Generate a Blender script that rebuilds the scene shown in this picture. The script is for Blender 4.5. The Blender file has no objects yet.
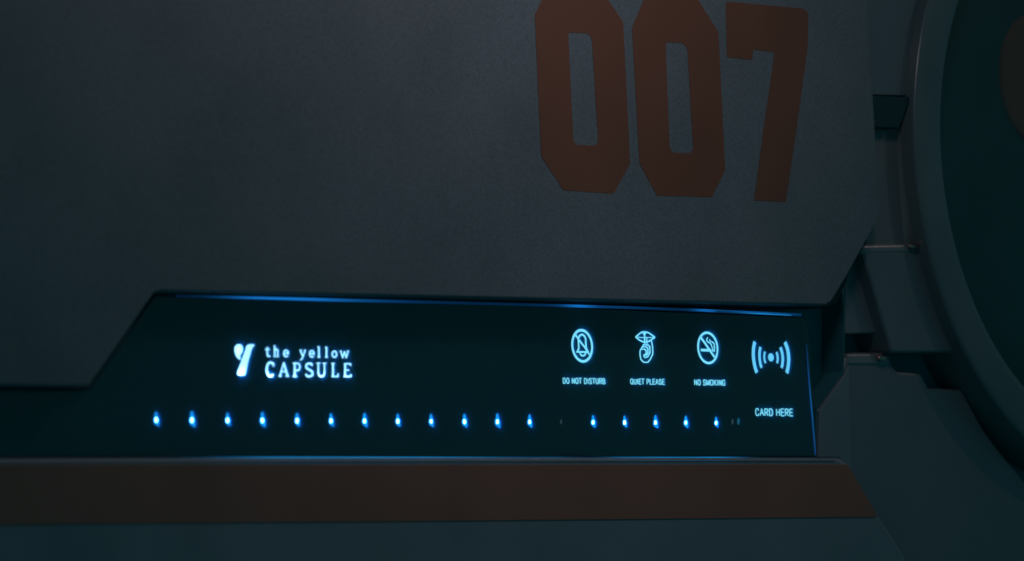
import bpy, bmesh, math, random
from math import sin, cos, radians, pi
from mathutils import Vector, Matrix
random.seed(7)
S = bpy.context.scene
COL = S.collection

# ------------------------------------------------------------------ camera
TH, PH, RO, FPX, DIST = radians(50.2184), radians(3.8713), radians(2.5387), 6094.52, 4.0
F = Vector((sin(TH)*cos(PH), cos(TH)*cos(PH), sin(PH)))
r0 = Vector((cos(TH), -sin(TH), 0)); u0 = r0.cross(F)
R_ = r0*cos(RO) - u0*sin(RO); U_ = u0*cos(RO) + r0*sin(RO)
CAM = -F*DIST

def P(px, py, Y=0.0):
    """point of the facade plane y=Y that a traced outline point belongs to -> (X, Z)"""
    d = F + R_*((px-512)/FPX) - U_*((py-280.5)/FPX)
    t = (Y-CAM.y)/d.y
    q = CAM + d*t
    return (q.x, q.z)

cd = bpy.data.cameras.new('camera'); co = bpy.data.objects.new('camera', cd); COL.objects.link(co)
M = Matrix((R_, U_, -F)).transposed().to_4x4(); M.translation = CAM
co.matrix_world = M
cd.sensor_width = 36; cd.lens = FPX*36/1024
cd.clip_end = 100; cd.clip_start = .1
cd.dof.use_dof = True
S.camera = co
S.render.resolution_x, S.render.resolution_y = 1024, 561

# ------------------------------------------------------------------ materials
def mat(name):
    m = bpy.data.materials.new(name); m.use_nodes = True
    nt = m.node_tree; b = nt.nodes['Principled BSDF']
    return m, nt, b

def plastic(name, col, rough=.5, grain=.05, bump=.06, scale=900, spec=.5, mottle=.08):
    m, nt, b = mat(name)
    N = nt.nodes; L = nt.links
    tc = N.new('ShaderNodeTexCoord')
    n1 = N.new('ShaderNodeTexNoise'); n1.inputs['Scale'].default_value = scale; n1.inputs['Detail'].default_value = 3
    n2 = N.new('ShaderNodeTexNoise'); n2.inputs['Scale'].default_value = 14; n2.inputs['Detail'].default_value = 4
    L.new(tc.outputs['Object'], n1.inputs['Vector']); L.new(tc.outputs['Object'], n2.inputs['Vector'])
    def mr(src, lo, hi):
        k = N.new('ShaderNodeMapRange'); k.inputs['From Min'].default_value = .3; k.inputs['From Max'].default_value = .7
        k.inputs['To Min'].default_value = lo; k.inputs['To Max'].default_value = hi
        L.new(src, k.inputs['Value']); return k.outputs['Result']
    mu = N.new('ShaderNodeMath'); mu.operation = 'MULTIPLY'
    L.new(mr(n1.outputs['Fac'], 1-grain, 1+grain), mu.inputs[0]); L.new(mr(n2.outputs['Fac'], 1-mottle, 1+mottle), mu.inputs[1])
    vm = N.new('ShaderNodeVectorMath'); vm.operation = 'SCALE'; vm.inputs[0].default_value = col
    L.new(mu.outputs[0], vm.inputs['Scale']); L.new(vm.outputs[0], b.inputs['Base Color'])
    rr = mr(n2.outputs['Fac'], rough-.05, rough+.05); L.new(rr, b.inputs['Roughness'])
    bp = N.new('ShaderNodeBump'); bp.inputs['Strength'].default_value = bump; bp.inputs['Distance'].default_value = .0006
    L.new(n1.outputs['Fac'], bp.inputs['Height']); L.new(bp.outputs[0], b.inputs['Normal'])
    b.inputs['Specular IOR Level'].default_value = spec
    return m

def glow(name, col, strength, hot=None, base=(0, 0, 0)):
    """lit graphics and glowing edge bars; hot = [(x, z, radius, gain)] where a lamp sits behind the diffuser or a painted reflection peaks"""
    m, nt, b = mat(name)
    N = nt.nodes; L = nt.links
    b.inputs['Base Color'].default_value = (*base, 1)
    b.inputs['Roughness'].default_value = .4
    b.inputs['Emission Color'].default_value = (*col, 1)
    b.inputs['Emission Strength'].default_value = strength
    if hot:
        g = N.new('ShaderNodeNewGeometry'); sep = N.new('ShaderNodeSeparateXYZ')
        L.new(g.outputs['Position'], sep.inputs[0])
        acc = None
        for (x, z, rx, rz, k) in hot:
            def q(out, c, r):
                a = N.new('ShaderNodeMath'); a.operation = 'SUBTRACT'; L.new(sep.outputs[out], a.inputs[0]); a.inputs[1].default_value = c
                d = N.new('ShaderNodeMath'); d.operation = 'DIVIDE'; L.new(a.outputs[0], d.inputs[0]); d.inputs[1].default_value = r
                e = N.new('ShaderNodeMath'); e.operation = 'MULTIPLY'; L.new(d.outputs[0], e.inputs[0]); L.new(d.outputs[0], e.inputs[1])
                return e
            ad = N.new('ShaderNodeMath'); ad.operation = 'ADD'
            L.new(q('X', x, rx).outputs[0], ad.inputs[0]); L.new(q('Z', z, rz).outputs[0], ad.inputs[1])
            ng = N.new('ShaderNodeMath'); ng.operation = 'MULTIPLY'; ng.inputs[1].default_value = -1; L.new(ad.outputs[0], ng.inputs[0])
            ex = N.new('ShaderNodeMath'); ex.operation = 'EXPONENT'; L.new(ng.outputs[0], ex.inputs[0])
            ml = N.new('ShaderNodeMath'); ml.operation = 'MULTIPLY_ADD'; ml.inputs[1].default_value = k
            L.new(ex.outputs[0], ml.inputs[0])
            if acc is None: ml.inputs[2].default_value = strength
            else: L.new(acc.outputs[0], ml.inputs[2])
            acc = ml
        L.new(acc.outputs[0], b.inputs['Emission Strength'])
    return m

M_PLATE = plastic('satin_grey_plastic', (.085, .105, .122), .5, grain=.20, bump=.15, scale=650)
M_WALL = plastic('wall_plastic', (.088, .108, .122), .34)
M_POST = plastic('post_plastic', (.105, .104, .112), .32)
M_EDGE = plastic('ledge_plastic', (.115, .112, .120), .36, spec=1.0)
M_SILL = plastic('sill_plastic', (.100, .132, .154), .46)
M_RIM = plastic('rim_plastic', (.080, .102, .112), .30)
M_ORANGE = plastic('orange_vinyl', (.120, .044, .024), .6, spec=.35, grain=.06, bump=.04)
M_BAND = plastic('orange_band', (.185, .074, .052), .55, spec=.35, grain=.06, bump=.04)
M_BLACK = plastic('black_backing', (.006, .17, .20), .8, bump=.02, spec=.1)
M_SIDE = plastic('dark_side_strip', (.018, .105, .125), .8, bump=.02, spec=.1)
M_DARK = plastic('dark_notch_block', (.010, .040, .048), .8, bump=.02, spec=.1)
M_GLINT = plastic('pink_glint_metal', (.62, .26, .22), .26, bump=.0, grain=.1)  # pink tint carries the warm highlight of the added bumps
M_GLINT.node_tree.nodes['Principled BSDF'].inputs['Metallic'].default_value = 1
M_ACRYL = plastic('black_acrylic', (.010, .045, .024), .22, bump=0, grain=.02)
M_OPENING = plastic('opening_dark', (.006, .062, .066), .6, bump=.02, spec=.15)
M_DISC = plastic('brown_disc', (.105, .080, .068), .8, spec=.1)

def sheet_mat():
    m = bpy.data.materials.new('blue_halo_acrylic'); m.use_nodes = True
    nt = m.node_tree; N = nt.nodes; L = nt.links; N.clear()
    out = N.new('ShaderNodeOutputMaterial')
    tr = N.new('ShaderNodeBsdfTransparent'); tl = N.new('ShaderNodeBsdfTranslucent')
    tl.inputs['Color'].default_value = (.01, .28, .85, 1)
    mx = N.new('ShaderNodeMixShader'); mx.inputs[0].default_value = .34
    L.new(tr.outputs[0], mx.inputs[1]); L.new(tl.outputs[0], mx.inputs[2])
    gl = N.new('ShaderNodeBsdfGlossy'); gl.inputs['Roughness'].default_value = .12
    fr = N.new('ShaderNodeFresnel'); fr.inputs['IOR'].default_value = 1.58
    ge = N.new('ShaderNodeNewGeometry'); iv = N.new('ShaderNodeMath'); iv.operation = 'SUBTRACT'; iv.inputs[0].default_value = 1; L.new(ge.outputs['Backfacing'], iv.inputs[1])
    fm = N.new('ShaderNodeMath'); fm.operation = 'MULTIPLY'; L.new(fr.outputs[0], fm.inputs[0]); L.new(iv.outputs[0], fm.inputs[1])
    m2 = N.new('ShaderNodeMixShader'); L.new(fm.outputs[0], m2.inputs[0]); L.new(mx.outputs[0], m2.inputs[1]); L.new(gl.outputs[0], m2.inputs[2])
    L.new(m2.outputs[0], out.inputs[0])
    return m
M_SHEET = sheet_mat()

# ------------------------------------------------------------------ mesh helpers
def link(name, me, m, parent=None, label=None):
    o = bpy.data.objects.new(name, me); COL.objects.link(o)
    if m: me.materials.append(m)
    if parent is not None: o.parent = parent
    if label: o['label'] = label
    return o

def thing(name, label, cat, group=None):
    o = bpy.data.objects.new(name, None); COL.objects.link(o)
    o['label'] = label; o['category'] = cat; o['kind'] = 'thing'
    if group: o['group'] = group
    return o

def bm_mesh(name, bm):
    bmesh.ops.recalc_face_normals(bm, faces=bm.faces)
    me = bpy.data.meshes.new(name); bm.to_mesh(me); bm.free(); return me

def add_prism(bm, pts, yf, yb):
    a = [bm.verts.new((x, yf, z)) for x, z in pts]
    b = [bm.verts.new((x, yb, z)) for x, z in pts]
    bm.faces.new(a); bm.faces.new(b[::-1])
    n = len(pts)
    for i in range(n):
        bm.faces.new((a[i], a[(i+1) % n], b[(i+1) % n], b[i]))

def prism(name, pts, yf, yb, m, parent, bevel=0, seg=3, label=None):
    bm = bmesh.new(); add_prism(bm, pts, yf, yb)
    o = link(name, bm_mesh(name, bm), m, parent, label)
    if bevel:
        md = o.modifiers.new('edge', 'BEVEL'); md.width = bevel; md.segments = seg; md.limit_method = 'ANGLE'; md.angle_limit = radians(25)
        md.harden_normals = True
        for p in o.data.polygons: p.use_smooth = True
    return o

def px(pts, Y): return [P(x, y, Y) for x, y in pts]

def rounded(pts, rad, n=5):
    """round every corner of a closed metric outline"""
    out = []
    k = len(pts)
    for i in range(k):
        a, b, c = Vector(pts[i-1]), Vector(pts[i]), Vector(pts[(i+1) % k])
        d1, d2 = (a-b), (c-b)
        t = min(rad, d1.length*.45, d2.length*.45)
        s, e = b+d1.normalized()*t, b+d2.normalized()*t
        for j in range(n+1):
            w = j/n
            q = s*(1-w)**2 + b*2*w*(1-w) + e*w*w
            out.append((q.x, q.y))
    return out

def flat_with_holes(name, loops, yf, thick, m, parent, label=None):
    cu = bpy.data.curves.new(name, 'CURVE'); cu.dimensions = '2D'; cu.fill_mode = 'BOTH'; cu.extrude = thick/2
    for lp in loops:
        sp = cu.splines.new('POLY'); sp.points.add(len(lp)-1); sp.use_cyclic_u = True
        for p, (x, z) in zip(sp.points, lp): p.co = (x, z, 0, 1)
    return curve_obj(name, cu, yf, thick, m, parent, label=label)

def curve_obj(name, cu, yf, thick, m, parent, fn=None, label=None):
    t = bpy.data.objects.new('tmp', cu); COL.objects.link(t)
    dg = bpy.context.evaluated_depsgraph_get(); dg.update()
    me = bpy.data.meshes.new_from_object(t.evaluated_get(dg))
    bpy.data.objects.remove(t)
    if fn: fn(me)
    for v in me.vertices:
        x, z, h = v.co
        v.co = (x, yf+thick/2-h, z)
    me.materials.clear(); me.name = name
    return link(name, me, m, parent, label)

def text(name, s, x0, x1, yc, h, m, parent, Y=0.0, weight=.02, thick=.0003, hfit='caps', gap=1.0):
    cu = bpy.data.curves.new(name, 'FONT'); cu.body = s; cu.extrude = .5; cu.offset = weight; cu.space_character = gap
    cu.resolution_u = 3
    a = P(x0, yc, Y); b = P(x1, yc, Y); t = P((x0+x1)/2, yc-h/2, Y); u = P((x0+x1)/2, yc+h/2, Y)
    W = b[0]-a[0]; H = t[1]-u[1]; cx = (a[0]+b[0])/2; cz = (t[1]+u[1])/2
    def fn(me):
        xs = [v.co.x for v in me.vertices]; ys = [v.co.y for v in me.vertices]
        sx = W/(max(xs)-min(xs)); sy = H/(max(ys)-min(ys)); mx, my = (max(xs)+min(xs))/2, (max(ys)+min(ys))/2
        for v in me.vertices:
            v.co = ((v.co.x-mx)*sx+cx, (v.co.y-my)*sy+cz, (1 if v.co.z > 0 else -1)*thick/2)
    return curve_obj(name, cu, Y-thick, thick, m, parent, fn)

def add_stroke(bm, pts, w, yf, yb, closed=False):
    """rectangular bar of metric width w swept along metric points, mitred"""
    pts = [Vector(p) for p in pts]; n = len(pts); ring = []
    for i in range(n):
        a = pts[i-1] if (i > 0 or closed) else None
        c = pts[(i+1) % n] if (i < n-1 or closed) else None
        b = pts[i]
        d1 = (b-a).normalized() if a is not None else None
        d2 = (c-b).normalized() if c is not None else None
        if d1 is None: d1 = d2
        if d2 is None: d2 = d1
        t = d1+d2
        t = t.normalized() if t.length > 1e-6 else d1
        nr = Vector((-t.y, t.x)); k = max(.45, nr.dot(Vector((-d1.y, d1.x))))
        o = nr*(w/2/k)
        p, q = b+o, b-o
        ring.append([bm.verts.new((p.x, yf, p.y)), bm.verts.new((q.x, yf, q.y)), bm.verts.new((q.x, yb, q.y)), bm.verts.new((p.x, yb, p.y))])
    m = n if closed else n-1
    for i in range(m):
        A, B = ring[i], ring[(i+1) % n]
        for k in range(4):
            bm.faces.new((A[k], A[(k+1) % 4], B[(k+1) % 4], B[k]))
    if not closed:
        bm.faces.new(ring[0]); bm.faces.new(ring[-1][::-1])

PXV = .000667   # metres per vertical pixel on the panel
def smooth(pts, n=4, closed=False):
    """Catmull-Rom"""
    out = []; k = len(pts)
    rng = range(k if closed else k-1)
    for i in rng:
        if closed: p0, p1, p2, p3 = pts[i-1], pts[i], pts[(i+1) % k], pts[(i+2) % k]
        else: p0, p1, p2, p3 = pts[max(i-1, 0)], pts[i], pts[i+1], pts[min(i+2, k-1)]
        for j in range(n):
            t = j/n
            out.append(tuple(.5*((2*p1[a])+(-p0[a]+p2[a])*t+(2*p0[a]-5*p1[a]+4*p2[a]-p3[a])*t*t+(-p0[a]+3*p1[a]-3*p2[a]+p3[a])*t**3) for a in (0, 1)))
    if not closed: out.append(tuple(pts[-1]))
    return out

def icon(name, strokes, m, parent, Y=0.0, label=None):
    """strokes: (points in traced pixels, width in px, closed)"""
    bm = bmesh.new()
    for i, (pts, w, cl) in enumerate(strokes):
        add_stroke(bm, px(pts, Y), w*PXV, Y-.0003-.00003*i, Y-.00001, cl)
    return link(name, bm_mesh(name, bm), m, parent, label)

def ring_mesh(name, cx, cz, prof, m, parent, n=160, a0=0, a1=2*pi):
    bm = bmesh.new(); rows = []
    for i in range(n):
        a = 2*pi*i/n
        rows.append([bm.verts.new((cx+r*cos(a), y, cz+r*sin(a))) for r, y in prof])
    for i in range(n):
        A, B = rows[i], rows[(i+1) % n]
        for k in range(len(prof)-1): bm.faces.new((A[k], A[k+1], B[k+1], B[k]))
    me = bm_mesh(name, bm)
    for p in me.polygons: p.use_smooth = True
    return link(name, me, m, parent)

def disc(name, cx, cz, r, yf, yb, m, parent, dome=.002, n=96):
    prof = [(r, yb), (r, yf+.004), (r-.0012, yf+.0012), (r-.004, yf), (r*.7, yf-dome*.6), (r*.35, yf-dome*.95)]
    bm = bmesh.new(); rows = []
    for i in range(n):
        a = 2*pi*i/n
        rows.append([bm.verts.new((cx+q*cos(a), y, cz+q*sin(a))) for q, y in prof])
    for i in range(n):
        A, B = rows[i], rows[(i+1) % n]
        for k in range(len(prof)-1): bm.faces.new((A[k], A[k+1], B[k+1], B[k]))
    bm.faces.new([w[-1] for w in rows]); bm.faces.new([w[0] for w in rows][::-1])
    me = bm_mesh(name, bm)
    for p in me.polygons: p.use_smooth = len(p.vertices) == 4
    o = link(name, me, m, parent)
    return o

# ================================================================== CAPSULE WALL
wall = thing('capsule_wall', 'dark teal grey moulded plastic pod wall with steps and recesses behind the lit sign', 'wall')
# black back of every recess
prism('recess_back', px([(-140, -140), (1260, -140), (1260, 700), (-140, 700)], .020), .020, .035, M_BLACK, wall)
YW = .001
# main lower wall face, running right under the porthole
low = [(812, 620), (818, 409), (843.5, 373), (846, 357), (853, 352.5), (881, 352.5), (889, 354.5), (893, 366), (898, 371.5), (921, 373), (929, 388), (962, 389.5),
       (984, 430), (998, 449), (1024, 480), (1100, 540), (1180, 575), (1240, 590), (1240, 700), (812, 700)]
prism('wall_panel', px(low, YW), YW, .04, M_WALL, wall, bevel=.0022, seg=4)
# small fill strip, slightly proud, between pocket and wall (x ~ 820-850)
st = [(819.5, 411), (844, 376), (849.5, 365), (851, 470), (851, 480), (817.5, 480)]
prism('filler_strip', px(st, YW-.0010), YW-.0010, YW+.01, M_SILL, wall, bevel=.0006, seg=2)
# panel behind the corner of the big plate
sa = [(838, 240), (866, 235), (860, 262), (866, 281), (874, 310), (880, 333), (846, 334), (842, 290)]
prism('side_panel', px(sa, YW), YW, .04, M_WALL, wall, bevel=.0012, seg=3)
# stepped boss beside the porthole rim
YB = -.009
sb = [(862, 249), (921, 247.5), (928, 250), (936, 275), (950, 318), (964, 352.5), (892.5, 352.5), (886, 330), (878, 302), (870, 275), (866, 262)]
prism('step_block', px(sb, YB), YB, .04, M_WALL, wall, bevel=.0024, seg=5)
prism('step_ledge', px([(861, 254), (863.5, 244.5), (900, 243.8), (922, 242.5), (926.5, 244.5), (927, 252), (910, 253.5)], YB-.0006), YB-.0006, .01, M_EDGE, wall, bevel=.0030, seg=8)
prism('lower_ledge', px([(848.5, 365), (848.5, 353.5), (876, 353.3), (884, 352.5), (889, 354.5), (891, 360), (889, 365)], YW-.0012), YW-.0012, .01, M_EDGE, wall, bevel=.0036, seg=8)
def glint_bump(x, y, rx, ry, Y, m=M_GLINT):  # added pink metal bump that gives a ledge its warm hot spot
    bm = bmesh.new(); bmesh.ops.create_uvsphere(bm, u_segments=24, v_segments=16, radius=1)
    cx_, cz_ = P(x, y, Y)
    for v in bm.verts: v.co = (cx_+v.co.x*rx*PXV/.62, Y+v.co.y*ry*PXV*.8, cz_+v.co.z*ry*PXV)
    me = bm_mesh('ledge_glint_bump', bm)
    for p in me.polygons: p.use_smooth = True
    link('ledge_glint_bump', me, m, wall)
glint_bump(914, 246.2, 6.0, 3.0, YB-.0026)
glint_bump(882.5, 357.8, 5.0, 3.4, YW-.0034)
# corner post with notch: flat slab + rounded bead
YC = -.012
up = [(855, -140), (960, -140), (935, -20), (920, 40), (913, 96), (868, 95)]
prism('upper_post', px(up, YC), YC, .04, M_WALL, wall, bevel=.0008, seg=2)
dn = [(868, 127.5), (898, 128.5), (903, 118), (908, 106), (913, 101), (918, 160), (923, 205), (930, 256), (866, 256), (866, 200)]
YC = -.0062
prism('corner_post', px(dn, YC), YC, .04, M_POST, wall, bevel=.0010, seg=2)
prism('dark_notch_block', px([(871, 95.5), (911.5, 97), (911, 101), (906, 110), (899, 128), (873, 127.3)], -.0150), -.0150, .02, M_DARK, wall, bevel=.0007, seg=2)  # dark block standing in for the darkness of the notch
bm = bmesh.new(); rows = []      # rounded bead running down the post
for k in range(13):
    t = k/12; y = 129+t*(249-129); row = []
    for j in range(13):
        q = -1+2*j/12
        x, z = P(904+t*7+q*(9-t*1.5), y, YC)
        row.append(bm.verts.new((x, YC+.0006-.0030*min(1, .15+t*5, .15+(1-t)*9)*max(0, 1-q*q)**.8, z)))
    rows.append(row)
for A, B in zip(rows, rows[1:]):
    for j in range(12): bm.faces.new((A[j], A[j+1], B[j+1], B[j]))
me = bm_mesh('post_bead', bm)
for p in me.polygons: p.use_smooth = True
link('post_bead', me, M_POST, wall)
# separate dark strip over the side wall of the pocket that the sign sits in
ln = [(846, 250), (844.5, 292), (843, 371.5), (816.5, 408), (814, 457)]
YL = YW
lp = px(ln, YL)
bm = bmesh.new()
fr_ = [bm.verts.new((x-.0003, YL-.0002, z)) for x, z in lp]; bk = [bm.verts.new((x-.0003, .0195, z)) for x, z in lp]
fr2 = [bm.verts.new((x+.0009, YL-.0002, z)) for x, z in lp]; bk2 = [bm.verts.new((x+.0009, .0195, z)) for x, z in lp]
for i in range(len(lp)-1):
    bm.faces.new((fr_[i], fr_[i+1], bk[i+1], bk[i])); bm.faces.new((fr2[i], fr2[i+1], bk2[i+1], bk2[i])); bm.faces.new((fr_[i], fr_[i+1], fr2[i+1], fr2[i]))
link('pocket_side_strip', bm_mesh('pocket_side_strip', bm), M_SIDE, wall)

# ================================================================== BIG PLATE
plate = thing('cover_panel', 'large grey satin cover plate with orange number 007 and clipped corners', 'panel')
YP = -.022
pl = [(-90, 384), (89, 386.5), (154, 293.5), (160, 291), (480, 297.5), (826, 305), (832, 301), (846, 278), (877, 222), (880, 211), (876, 140), (868, 0), (862, -110), (-90, -110)]
prism('plate', px(pl, YP), YP, -.0075, M_PLATE, plate, bevel=.0016, seg=3)
# inner return of the plate, set back a little (seen as the second dim line at lower left)
pr = [(-90, 389), (92, 390), (158, 294.2), (480, 300.6), (826, 307.5), (836, 304), (848, 280), (848, 240), (-90, 200)]
prism('plate_return', px(pr, -.0075), -.0074, .0105, M_DARK, plate, bevel=.001, seg=2)
YD = YP
z1o = [(534.7, 15), (547, -11), (602, -9), (623, 22), (630, 163.5), (613.5, 193.7), (563.3, 190.3), (541, 156.5)]
z1i = [(568, 32.5), (588, 33.2), (591.8, 39), (598, 140), (596, 145.5), (577, 145), (573.2, 141)]
z2o = [(632, 28), (645, -3.5), (697, -1.5), (718.3, 32), (725, 170), (712, 197), (657, 195.8), (639.3, 163)]
z2i = [(665.4, 42), (683, 43.2), (687.4, 49), (693, 149), (690.5, 153.3), (673, 152.6), (669.5, 148)]
sv = [(725.8, 1.5), (766, 5.2), (804, 8.6), (808.3, 13.5), (807.5, 47), (797, 125), (785.8, 202), (754, 200.5), (764, 126), (774.6, 52.3), (753.4, 49.6), (752, 60), (726.8, 57.2)]
TD = .0002
flat_with_holes('number_digit', [rounded(px(z1o, YD), .0015), rounded(px(z1i, YD), .0022)], YD-TD, TD+.0001, M_ORANGE, plate, 'orange zero at the start of the number')
flat_with_holes('number_digit', [rounded(px(z2o, YD), .0015), rounded(px(z2i, YD), .0022)], YD-TD, TD+.0001, M_ORANGE, plate, 'orange zero in the middle of the number')
flat_with_holes('number_digit', [rounded(px(sv, YD), .001)], YD-TD, TD+.0001, M_ORANGE, plate, 'orange seven ending the number')

# ================================================================== SILL
sill = thing('sill', 'projecting grey sill with an orange brown band under the lit sign', 'sill')
YS = -.020
so = [(-90, 457.5), (400, 457.5), (840, 457.5), (847, 461), (862, 486), (879, 513), (897, 541), (930, 595), (960, 650), (-90, 650)]
prism('sill_body', px(so, YS), YS, .02, M_SILL, sill, bevel=.0046, seg=8)
bd = [(-90, 464.6), (400, 464.8), (847, 464.5), (861, 488), (876.8, 515.5), (874, 517.2), (400, 521.5), (200, 523), (-90, 526)]
prism('orange_band', px(bd, YS), YS-.0006, YS+.001, M_BAND, sill, bevel=.0003, seg=2)

# ================================================================== PORTHOLE
ph = thing('porthole', 'round black opening with a pale grey rim at the right edge of the picture', 'porthole')
CX, CZ = .6673, .1033
Ri, Ro = .2065, .2378
prof = [(Ro, .04), (Ro, -.0172), (Ro-.0003, -.0185), (Ro-.0010, -.0195), (Ro-.0022, -.0200), (Ro-.008, -.0203), (Ri+.006, -.0204), (Ri+.0012, -.0202), (Ri+.0003, -.0196), (Ri, -.0185), (Ri, .032)]
ring_mesh('rim', CX, CZ, prof, M_RIM, ph, n=240)
disc('opening_dark_disc', CX, CZ, Ri-.0002, .012, .024, M_OPENING, ph, dome=0)  # dark disc closing the opening, standing in for its unlit interior
o = disc('round_disc', .6320, .1638, .0513, .0105, .013, M_DISC, None, dome=.0)
o['label'] = 'dim brown disc inside the round black opening at the right edge'; o['category'] = 'disc'

# ================================================================== LIT SIGN
sign = thing('control_panel', 'glossy black backlit sign with blue white logo, icons and a row of small lights', 'sign')
pb = [(-90, 293), (120, 293), (470, 303), (803, 317.5), (807.5, 321), (809.5, 340), (816.3, 456.3), (-90, 456.5)]
prism('panel_body', px(pb, 0), 0, .014, M_ACRYL, sign, bevel=.0005, seg=2)
SH = -.0013  # added hazy sheet; its blue tint spreads halos around the lit graphics
sh = [(-90, 294), (120, 294), (470, 304), (803, 318.3), (806.7, 321.5), (808.7, 340), (815.2, 455.3), (-90, 455.3)]
bm = bmesh.new(); bm.faces.new([bm.verts.new((x, SH, z)) for x, z in px(sh, SH)]); bm.normal_update()
for f_ in bm.faces:
    if f_.normal.y > 0: f_.normal_flip()
me = bpy.data.meshes.new('halo_sheet'); bm.to_mesh(me); bm.free()
link('halo_sheet', me, M_SHEET, sign)

IC = (.22, .80, .95)
def hs(x, y, rx, ry, k):
    q = P(x, y, 0); return (q[0], q[1], rx*PXV/.6, ry*PXV, k)
G_LOGO = glow('logo_light', (.30, .72, 1.0), 2.7, [hs(241, 377, 6, 7, 9), hs(269, 378, 7, 6, 8), hs(237, 350, 6, 8, 1.5), hs(296, 376, 5, 4, 3), hs(321, 376, 6, 4, 3), hs(346, 377, 6, 4, 2.5)])
G_ICON = glow('icon_light', IC, 1.42)
G_TEXT = glow('caption_light', IC, 1.25)
G_CARD = glow('card_light', (.16, .70, .98), 1.3)
G_LENS = glow('lens_light', (.008, .36, 1.0), 1.15)
G_CORE = glow('core_light', (.20, .66, 1.0), 12)
G_OFF = glow('faint_light', (.16, .26, .30), .22)
G_OFF2 = glow('faint_blue_light', (.03, .30, .48), .38)

# emblem: a leaf-like drop and a slanting stem, together a letter y
bm = bmesh.new()
o_x, o_y, sc = 225, 335, 10.2
def cr(pts): return [(o_x+a/sc, o_y+b/sc) for a, b in pts]
stem = smooth(cr([(209, 155), (220, 114), (242, 99), (298, 99), (279, 120), (262, 160), (232, 268), (203, 384), (190, 405), (164, 412), (137, 405), (127, 390), (148, 320), (178, 240)]), 4, True)
drop = smooth(cr([(100, 150), (108, 114), (137, 97), (166, 110), (175, 148), (165, 182), (148, 206), (150, 232), (160, 250), (136, 240), (112, 205)]), 4, True)
add_prism(bm, px(stem, 0), -.0003, -.00001)
add_prism(bm, px(drop, 0), -.00034, -.00001)
link('logo_emblem', bm_mesh('logo_emblem', bm), G_LOGO, sign, 'glowing slanted y emblem')

# lettering strokes, traced letter by letter
def letters(name, items, m, Y=0.0, label=None):
    bm = bmesh.new(); i = 0
    for (x0, x1, yt, yb_, glyph, w) in items:
        for pts, cl, wk in glyph:
            q = [(x0+(x1-x0)*a + (1-b)*0 , yt+(yb_-yt)*b) for a, b in pts]
            add_stroke(bm, px(q, Y), w*wk*PXV, Y-.0003-.00002*(i % 6), Y-.00001, cl); i += 1
    return link(name, bm_mesh(name, bm), m, sign, label)
def arc(cx, cy, rx, ry, a0, a1, n=10): return [(cx+rx*cos(radians(a0+(a1-a0)*k/n)), cy-ry*sin(radians(a0+(a1-a0)*k/n))) for k in range(n+1)]
g = {}
g['t'] = [([(.45, 0), (.45, .75), (.6, .95), (1, .97)], 0, 1.1), ([(0, .27), (.95, .27)], 0, .7)]
g['h'] = [([(.2, 0), (.2, 1)], 0, 1.1), ([(.2, .5)]+arc(.58, .52, .30, .2, 160, 0, 6)+[(.88, 1)], 0, .9), ([(0, 1), (.4, 1)], 0, .6), ([(.68, 1), (1.08, 1)], 0, .6), ([(0, .03), (.2, .03)], 0, .6)]
g['e'] = [([(.1, .5), (.95, .5)]+arc(.5, .5, .45, .47, 10, 320, 12)[1:], 0, .9)]
g['y'] = [([(.1, 0), (.52, .62)], 0, 1.1), ([(.95, 0), (.45, .86), (.1, 1)], 0, .8), ([(0, .0), (.3, .0)], 0, .6), ([(.75, .0), (1.05, .0)], 0, .6)]
g['l'] = [([(.5, 0), (.5, 1)], 0, 1.2), ([(.0, .03), (.5, .03)], 0, .6), ([(0, 1), (1, 1)], 0, .6)]
g['o'] = [(arc(.5, .5, .43, .46, 0, 330, 11), 1, 1.0)]
g['w'] = [([(0, 0), (.28, 1), (.52, .15), (.76, 1), (1.02, 0)], 0, .9), ([(-.08, .0), (.12, .0)], 0, .6), ([(.9, .0), (1.1, .0)], 0, .6)]
g['C'] = [(arc(.55, .5, .43, .46, 50, 310, 12), 0, 1.15), ([(.88, .06), (.88, .32)], 0, .7)]
g['A'] = [([(.0, 1), (.46, .03)], 0, .8), ([(.46, .0), (.92, 1)], 0, 1.25), ([(.18, .66), (.75, .66)], 0, .7), ([(-.1, 1), (.18, 1)], 0, .6), ([(.7, 1), (1.1, 1)], 0, .6)]
g['P'] = [([(.25, 0), (.25, 1)], 0, 1.3), ([(.25, .04), (.6, .04)]+arc(.6, .3, .33, .26, 80, -80, 7)+[(.25, .56)], 0, .9), ([(0, 1), (.5, 1)], 0, .6), ([(0, .02), (.3, .02)], 0, .6)]
g['S'] = [(smooth([(.88, .2), (.75, .07), (.45, .03), (.14, .14), (.12, .34), (.45, .48), (.84, .62), (.9, .84), (.6, .97), (.25, .96), (.08, .8)], 3), 0, 1.1)]
g['U'] = [([(.15, 0), (.15, .7)]+arc(.5, .7, .35, .28, 200, 340, 6)+[(.85, .7), (.85, 0)], 0, 1.0), ([(-.08, .0), (.38, .0)], 0, .6), ([(.66, .0), (1.05, .0)], 0, .6)]
g['L'] = [([(.25, 0), (.25, .97)], 0, 1.3), ([(.05, .98), (1, .98), ], 0, .8), ([(.95, 1), (.98, .75)], 0, .6), ([(0, .0), (.5, .0)], 0, .6)]
g['E'] = [([(.25, 0), (.25, 1)], 0, 1.3), ([(.1, .03), (.95, .03), (.96, .2)], 0, .75), ([(.25, .5), (.75, .5)], 0, .75), ([(.1, .97), (1, .97), (1, .8)], 0, .75)]
WL = 1.15
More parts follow.
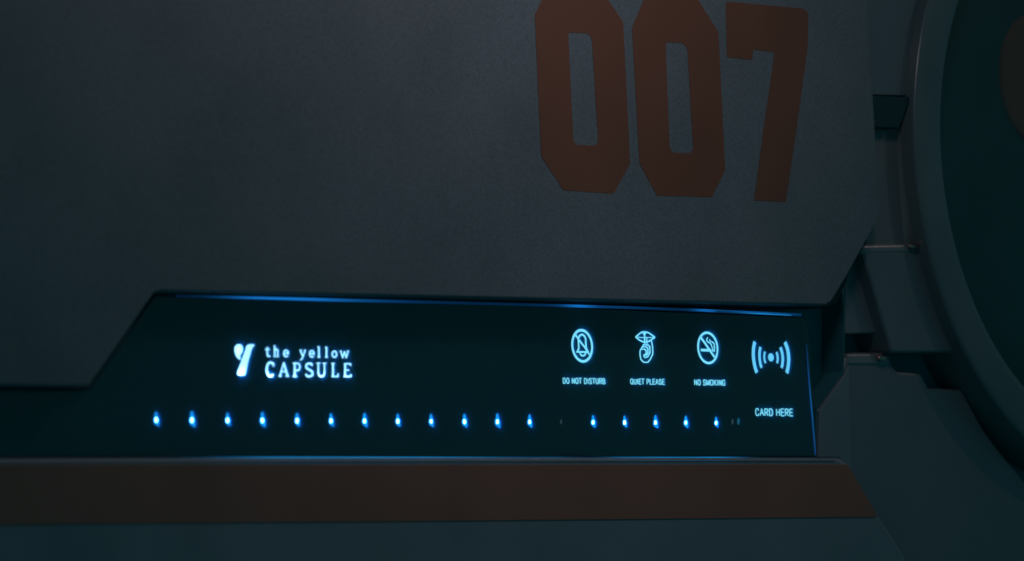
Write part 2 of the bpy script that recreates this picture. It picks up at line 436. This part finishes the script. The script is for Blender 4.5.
letters('logo_words', [
    (265, 269.6, 347, 356.6, g['t'], WL), (273.6, 278, 345.6, 356.7, g['h'], WL), (283.3, 288.4, 350, 356.9, g['e'], WL),
    (299.6, 305.2, 350.2, 360, g['y'], WL), (309.1, 314.2, 350.4, 357.3, g['e'], WL), (317.3, 320.1, 346.6, 357.2, g['l'], WL), (324.8, 327.6, 346.9, 357.3, g['l'], WL),
    (331.5, 336.8, 350.9, 357.6, g['o'], WL), (340.4, 347.8, 351, 357.4, g['w'], WL),
], G_LOGO, label='small glowing words the yellow')
letters('logo_name', [
    (265.4, 274.4, 361.8, 376.8, g['C'], 1.55), (279.6, 288, 362.6, 376.2, g['A'], 1.35), (292.6, 300.2, 362.8, 376.5, g['P'], 1.35), (305, 313, 363, 376.8, g['S'], 1.45),
    (316.8, 325.6, 363.2, 376.8, g['U'], 1.45), (331, 338, 363.4, 376.8, g['L'], 1.35), (343, 350.6, 363.4, 376.9, g['E'], 1.35),
], G_LOGO, label='larger glowing capital word CAPSULE')

def ell(cx, cy, rx, ry, sh=.05, n=36, a0=0, a1=360, close=True):
    k = n if close else n+1
    return [(cx+rx*cos(radians(a0+(a1-a0)*i/n)) - sh*ry*sin(radians(a0+(a1-a0)*i/n)), cy-ry*sin(radians(a0+(a1-a0)*i/n))+.035*rx*cos(radians(a0+(a1-a0)*i/n))) for i in range(k)]

# condensed capitals drawn with even strokes, (width, strokes)
q = {}
q[' '] = (.42, [])
q['A'] = (1.0, [([(0, 1), (.5, 0), (1, 1)], 0), ([(.2, .66), (.8, .66)], 0)])
q['B'] = (.92, [([(.08, 0), (.6, 0), (.86, .1), (.86, .38), (.6, .47), (.08, .47)], 0), ([(.6, .47), (.95, .6), (.95, .88), (.65, 1), (.08, 1)], 0), ([(.08, 0), (.08, 1)], 0)])
q['C'] = (.98, [(smooth([(.94, .28), (.78, .04), (.5, -.01), (.18, .1), (.05, .5), (.18, .9), (.5, 1.01), (.78, .96), (.95, .7)], 3), 0)])
q['D'] = (.98, [(smooth([(.08, 0), (.5, 0), (.82, .12), (.93, .5), (.82, .88), (.5, 1), (.08, 1)], 3), 0), ([(.08, 0), (.08, 1)], 0)])
q['E'] = (.88, [([(.95, 0), (.08, 0), (.08, 1), (.97, 1)], 0), ([(.08, .48), (.88, .48)], 0)])
q['G'] = (1.05, [(smooth([(.92, .26), (.76, .04), (.48, -.01), (.18, .1), (.05, .5), (.18, .9), (.5, 1.01), (.78, .94), (.94, .8)], 3), 0), ([(.55, .55), (.94, .55), (.94, .85)], 0)])
q['H'] = (.98, [([(.08, 0), (.08, 1)], 0), ([(.92, 0), (.92, 1)], 0), ([(.08, .48), (.92, .48)], 0)])
q['I'] = (.34, [([(.5, 0), (.5, 1)], 0)])
q['K'] = (.98, [([(.08, 0), (.08, 1)], 0), ([(.92, 0), (.08, .62)], 0), ([(.35, .42), (.96, 1)], 0)])
q['L'] = (.80, [([(.08, 0), (.08, 1), (.98, 1)], 0)])
q['M'] = (1.2, [([(.06, 1), (.06, 0), (.5, .95), (.94, 0), (.94, 1)], 0)])
q['N'] = (.98, [([(.08, 1), (.08, 0), (.92, 1), (.92, 0)], 0)])
q['O'] = (1.06, [(arc(.5, .5, .45, .51, 0, 345, 16), 1)])
q['P'] = (.9, [([(.08, 1), (.08, 0), (.6, 0), (.92, .12), (.92, .44), (.6, .56), (.08, .56)], 0)])
q['Q'] = (1.06, [(arc(.5, .5, .45, .51, 0, 345, 16), 1), ([(.6, .72), (.97, 1.05)], 0)])
q['R'] = (.98, [([(.08, 1), (.08, 0), (.6, 0), (.9, .12), (.9, .4), (.6, .52), (.08, .52)], 0), ([(.5, .52), (.96, 1)], 0)])
q['S'] = (.92, [(smooth([(.9, .25), (.76, .05), (.45, -.01), (.14, .1), (.12, .36), (.45, .48), (.84, .6), (.92, .82), (.6, 1), (.25, .98), (.06, .72)], 3), 0)])
q['T'] = (.88, [([(.0, 0), (1, 0)], 0), ([(.5, 0), (.5, 1)], 0)])
q['U'] = (.98, [([(.08, 0), (.08, .7), (.25, .95), (.5, 1.01), (.75, .95), (.92, .7), (.92, 0)], 0)])
def split_sharp(pts, cl):
    if cl: return [pts]
    out = [[pts[0]]]
    for i in range(1, len(pts)):
        out[-1].append(pts[i])
        if i < len(pts)-1:
            a, b = Vector(pts[i])-Vector(pts[i-1]), Vector(pts[i+1])-Vector(pts[i])
            if a.normalized().dot(b.normalized()) < .3: out.append([pts[i]])
    return out
def caption(s_, x0, x1, yc, h, w, m, slope=.012):
    bm = bmesh.new(); gap = .32
    tot = sum(q[c][0]+gap for c in s_)-gap; k = (x1-x0)/tot; x = x0; i = 0
    for c in s_:
        wd, st_ = q[c]
        for pts, cl in st_:
            pp = []
            for a_, b_ in pts:
                xx = x+a_*wd*k; pp.append((xx + (b_-.5)*h*.045, yc+(b_-.5)*h+(xx-(x0+x1)/2)*slope))
            for sg in split_sharp(pp, cl):
                add_stroke(bm, px(sg, 0), w*PXV, -.0003-.00002*(i % 9), -.00001, cl); i += 1
        x += (wd+gap)*k
    return link('icon_caption', bm_mesh('icon_caption', bm), m, sign, 'small glowing caption reading '+s_.lower())

# bell in a barred ring
def c5(pts): return [(562+a/12.47, 322+b/12.47) for a, b in pts]
bell = icon('no_bell_icon', [
    (ell(582, 345.8, 9.9, 15.6), 2.6, True),
    (c5([(158, 150), (225, 245), (285, 320), (338, 405)]), 1.9, False),
    (smooth(c5([(190, 362), (206, 330), (204, 270), (203, 205), (222, 168), (243, 158), (268, 168), (290, 205), (294, 270), (300, 330), (318, 360)]), 3), 1.9, False),
    (c5([(178, 374), (330, 374)]), 1.7, False),
    (smooth(c5([(222, 382), (232, 410), (256, 422), (282, 410), (292, 384)]), 3), 1.6, False),
], G_ICON, sign, label='glowing barred bell symbol')
caption('DO NOT DISTURB', 562.8, 604.8, 381.0, 5.3, 1.0, G_TEXT)
# lips and a hushing finger
def c4(pts): return [(625+a/12.47, 325+b/12.47) for a, b in pts]
W1 = 1.15
icon('hush_icon', [
    (smooth(c4([(130, 150), (165, 120), (205, 92), (243, 86), (285, 95), (325, 120), (370, 153)]), 3), W1+.3, False),
    (smooth(c4([(130, 150), (165, 178), (205, 203), (248, 212), (295, 203), (335, 178), (370, 153)]), 3), W1+.3, False),
    (c4([(150, 151), (240, 158), (350, 154)]), .8, False),
    (c4([(215, 95), (240, 128), (262, 95)]), .8, False),
    (c4([(240, 92), (243, 235)]), 1.7, False),
    (c4([(268, 150), (272, 240)]), .9, False),
    (smooth(c4([(325, 200), (335, 240), (342, 300), (342, 365)]), 3)+c4([(310, 430), (280, 465), (230, 465), (195, 430), (184, 370), (186, 320), (205, 285), (232, 240)]), W1, False),
    (c4([(300, 190), (330, 205)]), W1, False),
    (c4([(232, 246), (285, 250), (305, 270), (308, 345), (280, 395), (245, 408), (232, 385), (238, 365)]), W1, False),
    (c4([(222, 272), (262, 272), (280, 290), (282, 345), (262, 380)]), W1, False),
    (c4([(205, 303), (240, 300), (258, 318), (260, 350), (240, 385)]), W1, False),
], G_ICON, sign, label='glowing lips and raised finger symbol')
caption('QUIET PLEASE', 630.2, 664.2, 381.7, 5.1, 1.0, G_TEXT)
# cigarette in a barred ring
def c6(pts): return [(690+a/12.46, 325+b/12.46) for a, b in pts]
icon('no_smoking_icon', [
    (ell(707.6, 347.9, 9.7, 15.2), 2.4, True),
    (c6([(128, 150), (190, 235), (240, 310), (302, 400)]), 2.3, False),
    (c6([(135, 312), (262, 316)]), 2.6, False),
    (c6([(276, 316), (288, 317)]), 2.6, False),
    (c6([(297, 317), (305, 318)]), 2.6, False),
    (smooth(c6([(218, 155), (206, 180), (212, 205), (240, 222), (262, 245), (270, 275), (284, 292)]), 3), 1.05, False),
    (smooth(c6([(240, 180), (252, 205), (280, 215), (298, 240), (300, 275), (306, 295)]), 3), 1.05, False),
], G_ICON, sign, label='glowing barred cigarette symbol')
caption('NO SMOKING', 694.2, 724.8, 382.6, 5.3, 1.0, G_TEXT)
# card reader waves
def c7(pts): return [(745+a/10.2, 330+b/10.2) for a, b in pts]
icon('card_reader_icon', [
    (smooth(c7([(97, 120), (84, 195), (84, 285), (98, 370), (118, 435)]), 4), 4.4, False),
    (smooth(c7([(155, 175), (146, 225), (146, 285), (154, 340), (166, 385)]), 4), 3.4, False),
    (smooth(c7([(201, 222), (194, 255), (195, 295), (206, 338)]), 4), 2.3, False),
    (smooth(c7([(319, 226), (328, 260), (331, 300), (325, 338)]), 4), 2.6, False),
    (smooth(c7([(358, 178), (374, 225), (382, 285), (380, 340), (371, 386)]), 4), 3.4, False),
    (smooth(c7([(405, 125), (430, 195), (442, 280), (438, 365), (424, 438)]), 4), 4.4, False),
    (ell(770.6, 357.4, 1.35, 2.1, n=16), 4.0, True),
], G_CARD, sign, label='glowing contactless card waves')
caption('CARD HERE', 755.3, 792.4, 412.3, 6.7, 1.2, G_TEXT)

# row of small indicator lights
X0, Z0 = P(155.5, 419.5, 0); X1, Z1 = P(715.3, 422, 0)
tear = [(-.2, -6.6), (.7, -5.8), (1.1, -3.8), (1.5, -1.5), (2.1, .6), (2.5, 3.2), (2.6, 5.4), (1.9, 6.2), (.6, 5.2), (-.8, 4.4), (-2.0, 2.9), (-2.3, .8), (-1.9, -1.2), (-1.2, -3), (-1.1, -5.2)]
core = [(-.45+1.45*cos(2*pi*k/16), 1.0+3.1*sin(2*pi*k/16)) for k in range(16)]
def lamp(px_, py_, s=1.0, lens=G_LENS, core_m=G_CORE, lens_pts=tear, sy=1.0, cs=1.0):
    bm = bmesh.new(); add_prism(bm, px([(px_+a*s, py_+b*s*sy) for a, b in smooth(lens_pts, 2, True)], 0), -.00025, -.00001)
    o = link('indicator_light', bm_mesh('indicator_light', bm), lens, sign)
    if core_m:
        bm = bmesh.new(); add_prism(bm, px([(px_+a*s*cs, py_+b*s*sy*cs) for a, b in core], 0), -.0006, -.0002)
        link('lamp_core', bm_mesh('lamp_core', bm), core_m, o)
    return o
cxs = [156, 191.8, 227.4, 262.2, 296.9, 330.8, 364.3, 397.6, 430.9, 464.3, 497.2, 529.4, None, 592.9, 624.4, 655.3, 685.6, 715.9]
szs = [1.08, 1.2, 1.0, 1.15, 1.02, 1.0, 1.08, .98, 1.0, 1.04, 1.1, 1.0, 1, 1.0, .95, 1.08, 1.0, .86]
for i, (x, s) in enumerate(zip(cxs, szs)):
    if x is None: continue
    y = 419.2 + (x-156)*.0055
    lamp(x, y, s*(.98 if i > 12 else 1.05), cs=random.uniform(.60, .82))
el = [(1.1*cos(2*pi*k/12), 3.2*sin(2*pi*k/12)) for k in range(12)]
lamp(560.9, 421.8, .75, G_OFF, None, el)
lamp(732.3, 421.7, .85, G_OFF, None, el)
lamp(738.2, 421.4, 1.05, G_OFF2, None, el)

# glowing bars: painted blue reflections at top and bottom, light leak at the right
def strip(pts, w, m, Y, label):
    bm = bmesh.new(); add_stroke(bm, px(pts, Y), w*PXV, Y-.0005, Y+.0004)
    return link('edge_glow', bm_mesh('edge_glow', bm), m, sign, label)
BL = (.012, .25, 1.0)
G_TOP = glow('top_edge_reflection', (.012, .29, 1.0), .045, [hs(250, 297, 26, 9, .30), hs(292, 299, 40, 9, .36), hs(330, 300, 60, 12, .14), hs(576, 305, 13, 6, .42), hs(600, 306, 50, 8, .08), hs(702, 308, 11, 6, .42), hs(750, 312, 34, 12, .24)])
strip([(176, 295.2), (200, 295.8), (260, 297.6), (330, 299.9), (430, 302.2), (560, 305.6), (630, 307.6), (700, 310.3), (801, 314.8)], 2.6, G_TOP, -.0024, 'thin glowing blue bar standing in for reflected light along the upper edge')
G_TOP2 = glow('corner_edge_reflection', (.02, .38, 1.0), .05, [hs(760, 314, 20, 9, .55), hs(782, 314.6, 8, 6, .30)])
strip([(716, 311.6), (760, 313.8), (791, 315.2)], .9, G_TOP2, -.0030, 'short bright bar standing in for reflected light near the corner')
G_BOT = glow('lower_edge_reflection', (.010, .40, 1.0), .006, [hs(250, 457, 45, 9, .34), hs(350, 457, 70, 9, .42), hs(450, 457, 60, 9, .16), hs(640, 457, 28, 9, .34), hs(690, 457, 24, 9, .42), hs(600, 457, 22, 9, .2), hs(530, 457, 20, 9, .08)])
strip([(-80, 457.4), (500, 457.3), (840, 457.3)], 1.1, G_BOT, -.0215, 'thin glowing blue bar standing in for lamp reflections along the lower edge')
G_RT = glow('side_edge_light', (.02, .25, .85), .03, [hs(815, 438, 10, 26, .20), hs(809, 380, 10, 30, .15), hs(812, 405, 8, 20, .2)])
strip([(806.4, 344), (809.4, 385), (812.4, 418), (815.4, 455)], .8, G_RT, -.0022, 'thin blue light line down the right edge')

# ================================================================== LIGHT
w = bpy.data.worlds.new('World'); S.world = w; w.use_nodes = True
bg = w.node_tree.nodes['Background']; bg.inputs['Color'].default_value = (.009, .071, .084, 1); bg.inputs['Strength'].default_value = 1.0

def area(name, loc, target, size, power, col, size_y=None, spread=180):
    l = bpy.data.lights.new(name, 'AREA'); l.shape = 'RECTANGLE'; l.size = size; l.size_y = size_y or size
    l.energy = power; l.color = col; l.spread = radians(spread)
    o = bpy.data.objects.new(name, l); COL.objects.link(o); o.location = loc
    d = Vector(target)-Vector(loc); o.rotation_euler = d.to_track_quat('-Z', 'Y').to_euler()
    return o
area('ceiling_lamp', (.04, -.37, .47), (.01, 0, .11), .10, .43, (1.0, .84, .91), spread=132)
area('corridor_lamp', (1.75, -.95, 1.05), (.35, 0, 0), .05, 1.9, (1.0, .68, .64))

fo = Vector((P(665, 380)[0], 0, P(665, 380)[1]))
cd.dof.focus_distance = (fo-CAM).dot(F)
cd.dof.aperture_fstop = 9.5

S.view_settings.view_transform = 'Standard'; S.view_settings.look = 'None'
S.view_settings.exposure = 0; S.view_settings.gamma = 1
S.render.engine = 'CYCLES'
S.cycles.use_denoising = True
S.cycles.max_bounces = 8
